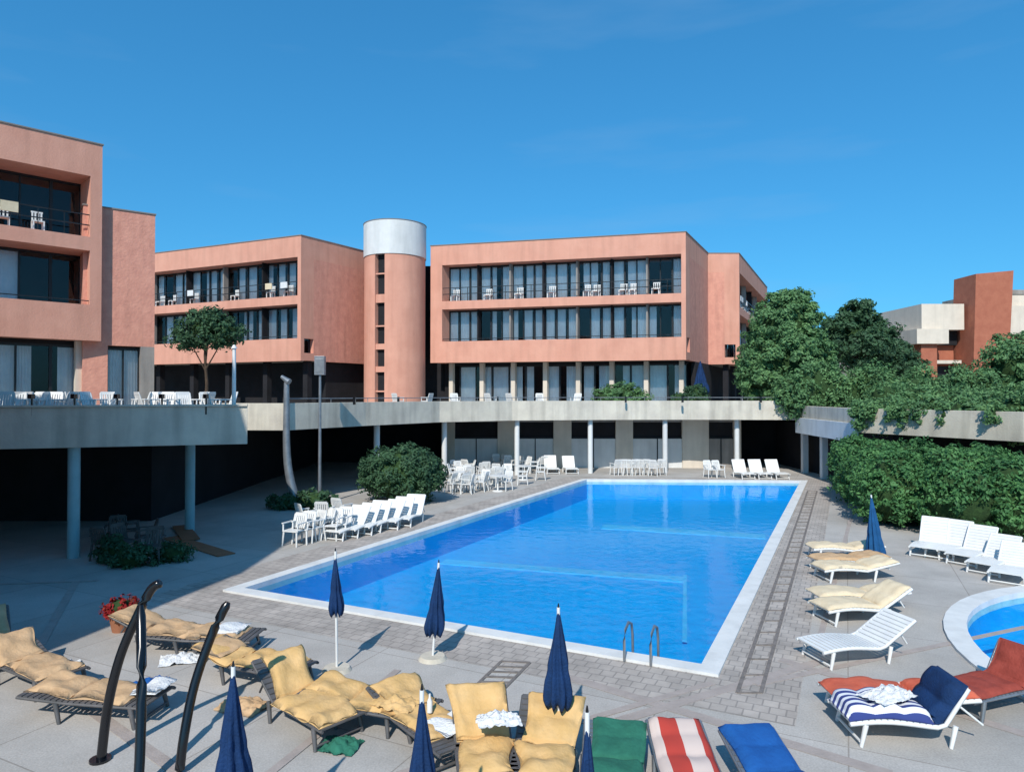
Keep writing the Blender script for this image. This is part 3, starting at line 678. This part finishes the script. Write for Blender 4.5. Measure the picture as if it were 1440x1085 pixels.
# crumpled towels
def towel(px,py,z,m,sx=.3,sy=.2,name='crumpled_towel',seed=1):
    x,y=G(px,py,z); mb=MB(); n=26; vs=[];fs=[]
    for i in range(n+1):
        for j in range(n+1):
            u=-1+2*i/n; v=-1+2*j/n; rr2=math.hypot(u,v); k=1+.25*noise.noise(Vector((math.atan2(v,u+1e-6),seed,0)))
            hh=.10*max(0,1-rr2*.8)+.05*noise.noise(Vector((u*3,v*3,seed)))+.03*noise.noise(Vector((u*8,v*8,seed)))
            vs.append((u*sx*k,v*sy*k,max(0.003,hh)))
    for i in range(n):
        for j in range(n): q=i*(n+1)+j; fs.append((q,q+1,q+n+2,q+n+1))
    mb.add(vs,fs,m,True); mb.done(name,None,0,(x,y,z),rng.uniform(-.6,.6))
towel(700,1010,.60,WHC,.26,.17,seed=2); towel(1245,975,.50,WHC,.35,.2,seed=3); towel(255,925,0.01,WHC,.3,.25,seed=4); towel(345,990,0.01,TAN,.35,.25,seed=5)
towel(480,1045,0.01,GREEN,.25,.2,seed=6); towel(215,960,.01,BLUE,.25,.2,seed=7); towel(560,985,.36,YEL,.3,.25,seed=8); towel(90,935,.01,WHC,.25,.2,seed=9)
x,y=G(605,1000,.36); mb=MB(); mb.tube([(0,0,0),(0,0,.14),(0,0,.18),(0,0,.23)],[.035,.035,.014,.013],WPL,12); mb.done('drink_bottle',None,0,(x,y,.38))
mb=MB(); 
for i,(a,b) in enumerate((((240,755),(320,780)),((255,740),(270,760)))):
    strip(mb,[Vector(G(*a)),Vector(G(*b))],-.25,.25,.005+.03*i,.03+.03*i,MATO)
mb.done('floor_mat')

def umbrella(x,y,top,bot,r,m=NAVY,name='closed_parasol',lean=0):
    e=empty(name,(x,y,0)); mb=MB(); mb.tube([(0,0,0),(lean,0,top+.02)],.02,WPL,10); mb.tube([(0,0,0),(0,0,.06)],[.24,.2],CREAM,20); mb.tube([(lean,0,top),(lean,0,top+.07)],[.018,.006],METALD,8); mb.done('pole',e)
    mb=MB(); vs=[];fs=[];n=48;k=20
    for i in range(k+1):
        t=i/k; z=top-(top-bot)*t
        rad=r*(0.06+1.0*min(1,t*1.15)**0.95)*(1-0.32*max(0,(t-.85)/.15)**2)*(1-.1*math.exp(-((t-.62)/.04)**2))
        for j in range(n):
            ph=2*math.pi*j/n+t*.5; q=rad*(1+.22*min(1,t*2)*math.sin(8*ph+.6*math.sin(5*t))+.09*math.sin(3*ph+t*5+x))
            vs.append((q*math.cos(ph)+lean*(z/top),q*math.sin(ph),z-.05*t*math.sin(8*ph)))
    for i in range(k):
        for j in range(n): fs.append((i*n+j,i*n+(j+1)%n,(i+1)*n+(j+1)%n,(i+1)*n+j))
    fs.append(tuple(range(k*n,k*n+n))); fs.append(tuple(range(n)))
    mb.add(vs,fs,m,True); mb.done('canopy',e)
def U(px,D): return (px-720)/F*D
umbrella(*G(475,940),1.88,.90,.10,lean=-.03); umbrella(*G(609,924),1.58,.42,.14,lean=.1)
umbrella(U(785,8.5),8.5,1.76,.58,.155); umbrella(U(330,6.3),6.3,1.9,.75,.14); umbrella(U(594,5.8),5.8,1.9,.75,.13); umbrella(U(825,5.4),5.4,1.9,.8,.09)
umbrella(*G(1232,792),1.78,.12,.19,BLUEC,lean=-.15); umbrella(U(985,44.3),44.3,6.6,4.4,.45,NAVY) 

# bent black rails
e=empty('black_bent_rails'); mb=MB()
x0,y0=G(145,1065)
def PZ(px,py,D): return ((px-720)/F*D, D, H-(py-HOR)/F*D)
def smooth(P,n=5):
    P=[Vector(p) for p in P]; out=[]
    for i in range(len(P)-1):
        a=P[max(0,i-1)];b=P[i];c2=P[i+1];d2=P[min(len(P)-1,i+2)]
        for k in range(n):
            t=k/n; out.append(0.5*((2*b)+(c2-a)*t+(2*a-5*b+4*c2-d2)*t*t+(3*b-a-3*c2+d2)*t*t*t))
    out.append(P[-1]); return out
def rail(P,r=.055):
    S=smooth(P); mb.tube(S,[r*.6]+[r]*(len(S)-1),METALD,14)
rail([PZ(228,818,8.5),PZ(214,828,8.5),PZ(195,865,8.45),PZ(172,920,8.4),PZ(155,990,8.35),PZ(146,1066,8.32)])
mb.tube([(x0,y0,0),(x0,y0,.03)],.12,METALD,14)
rail([PZ(200,850,8.4),PZ(202,960,8.0),PZ(199,1085,7.7),(U(199,7.7)-.02,7.6,0)])
rail([PZ(322,845,8.6),PZ(300,890,8.5),PZ(276,960,8.3),PZ(262,1030,8.1),PZ(255,1085,8.0),(U(252,7.9),7.9,0)])
mb.done('rails',e)

# lamps/posts
e=empty('street_lamp',(U(450,27.5),27.5,0)); mb=MB(); mb.tube([(0,0,0),(0,0,5.2)],[.07,.05],STEEL,10); mb.box(-.2,.2,-.12,.12,5.2,5.95,STEEL); mb.box(-.16,.16,-.13,-.121,5.3,5.85,STEEL); mb.done('post',e,.01)
x,y=G(420,712); e=empty('curved_post',(x,y,0)); s=y/F
mb=MB(); S=smooth([(0,0,0),(-9*s,0,.8),(-15*s,0,1.7),(-17*s,0,2.8),(-17*s,0,4.1),(-17*s,0,4.9)]); mb.tube(S,[.19-.09*i/(len(S)-1) for i in range(len(S))],STEEL,14); mb.tube([(-24*s,0,5.12),(-12*s,-.1,4.9)],[.07,.13],STEEL,12); mb.done('post',e)
e=empty('flag_post',(U(329,19.9),19.9,3.6)); mb=MB(); mb.tube([(0,0,0),(0,0,2.15)],[.06,.05],WPL,10); mb.tube([(0,0,2.15),(0,0,2.25)],[.09,.03],WPL,10); mb.done('post',e)
e=empty('parapet_spotlights'); mb=MB()
for i,px in enumerate((45,105,165,228,290)):
    D=17.75+1.9*px/348-0.08; x=U(px,D); mb.tube([(x,D,3.85),(x,D,4.35)],.025,METALD,8); mb.box(x-.05,x+.05,D-.1,D+.05,4.3,4.42,METALD)
for px in (498,560,700,880,960,1070,1100,1155):
    D={498:29.6,560:33.2}.get(px,37.9); x=U(px,D); mb.box(x-.05,x+.05,D-.02,D+.12,3.98,4.3,METALD)
mb.done('spots',e)
# terrace handrail
e=empty('terrace_railing'); mb=MB()
for a,b in zip(fr_line[4:-1],fr_line[5:]):
    a=Vector((a[0],a[1]+.35,4.25));b=Vector((b[0],b[1]+.35,4.25)); mb.tube([a,b],.02,STEEL,6)
    for t in (0,.5): p=a.lerp(b,t); mb.tube([(p.x,p.y,3.6),p],.015,STEEL,6)
mb.done('rail',e)
# pool ladders
def ladder(x,y,rz):
    e=empty('pool_ladder',(x,y,0),rz); mb=MB()
    for s in (-.22,.22):
        mb.tube([(s,-.35,.02),(s,-.36,.35),(s,-.28,.52),(s,-.1,.58),(s,.08,.50),(s,.14,.3),(s,.16,-.1),(s,.16,-.85)],.022,STEEL,10)
    for z in (-.2,-.45,-.7): mb.box(-.2,.2,.12,.2,z,z+.03,STEEL)
    mb.done('rails',e)
p=Vector(pool[0]);q=Vector(pool[1]); dr=(q-p); t=.905; a=p+dr*t; ladder(a.x,a.y,math.atan2(dr.y,dr.x))
ang=math.radians(183); ladder(PC[0]+5.6*math.cos(ang),PC[1]+5.6*math.sin(ang),ang-math.pi/2+math.pi)
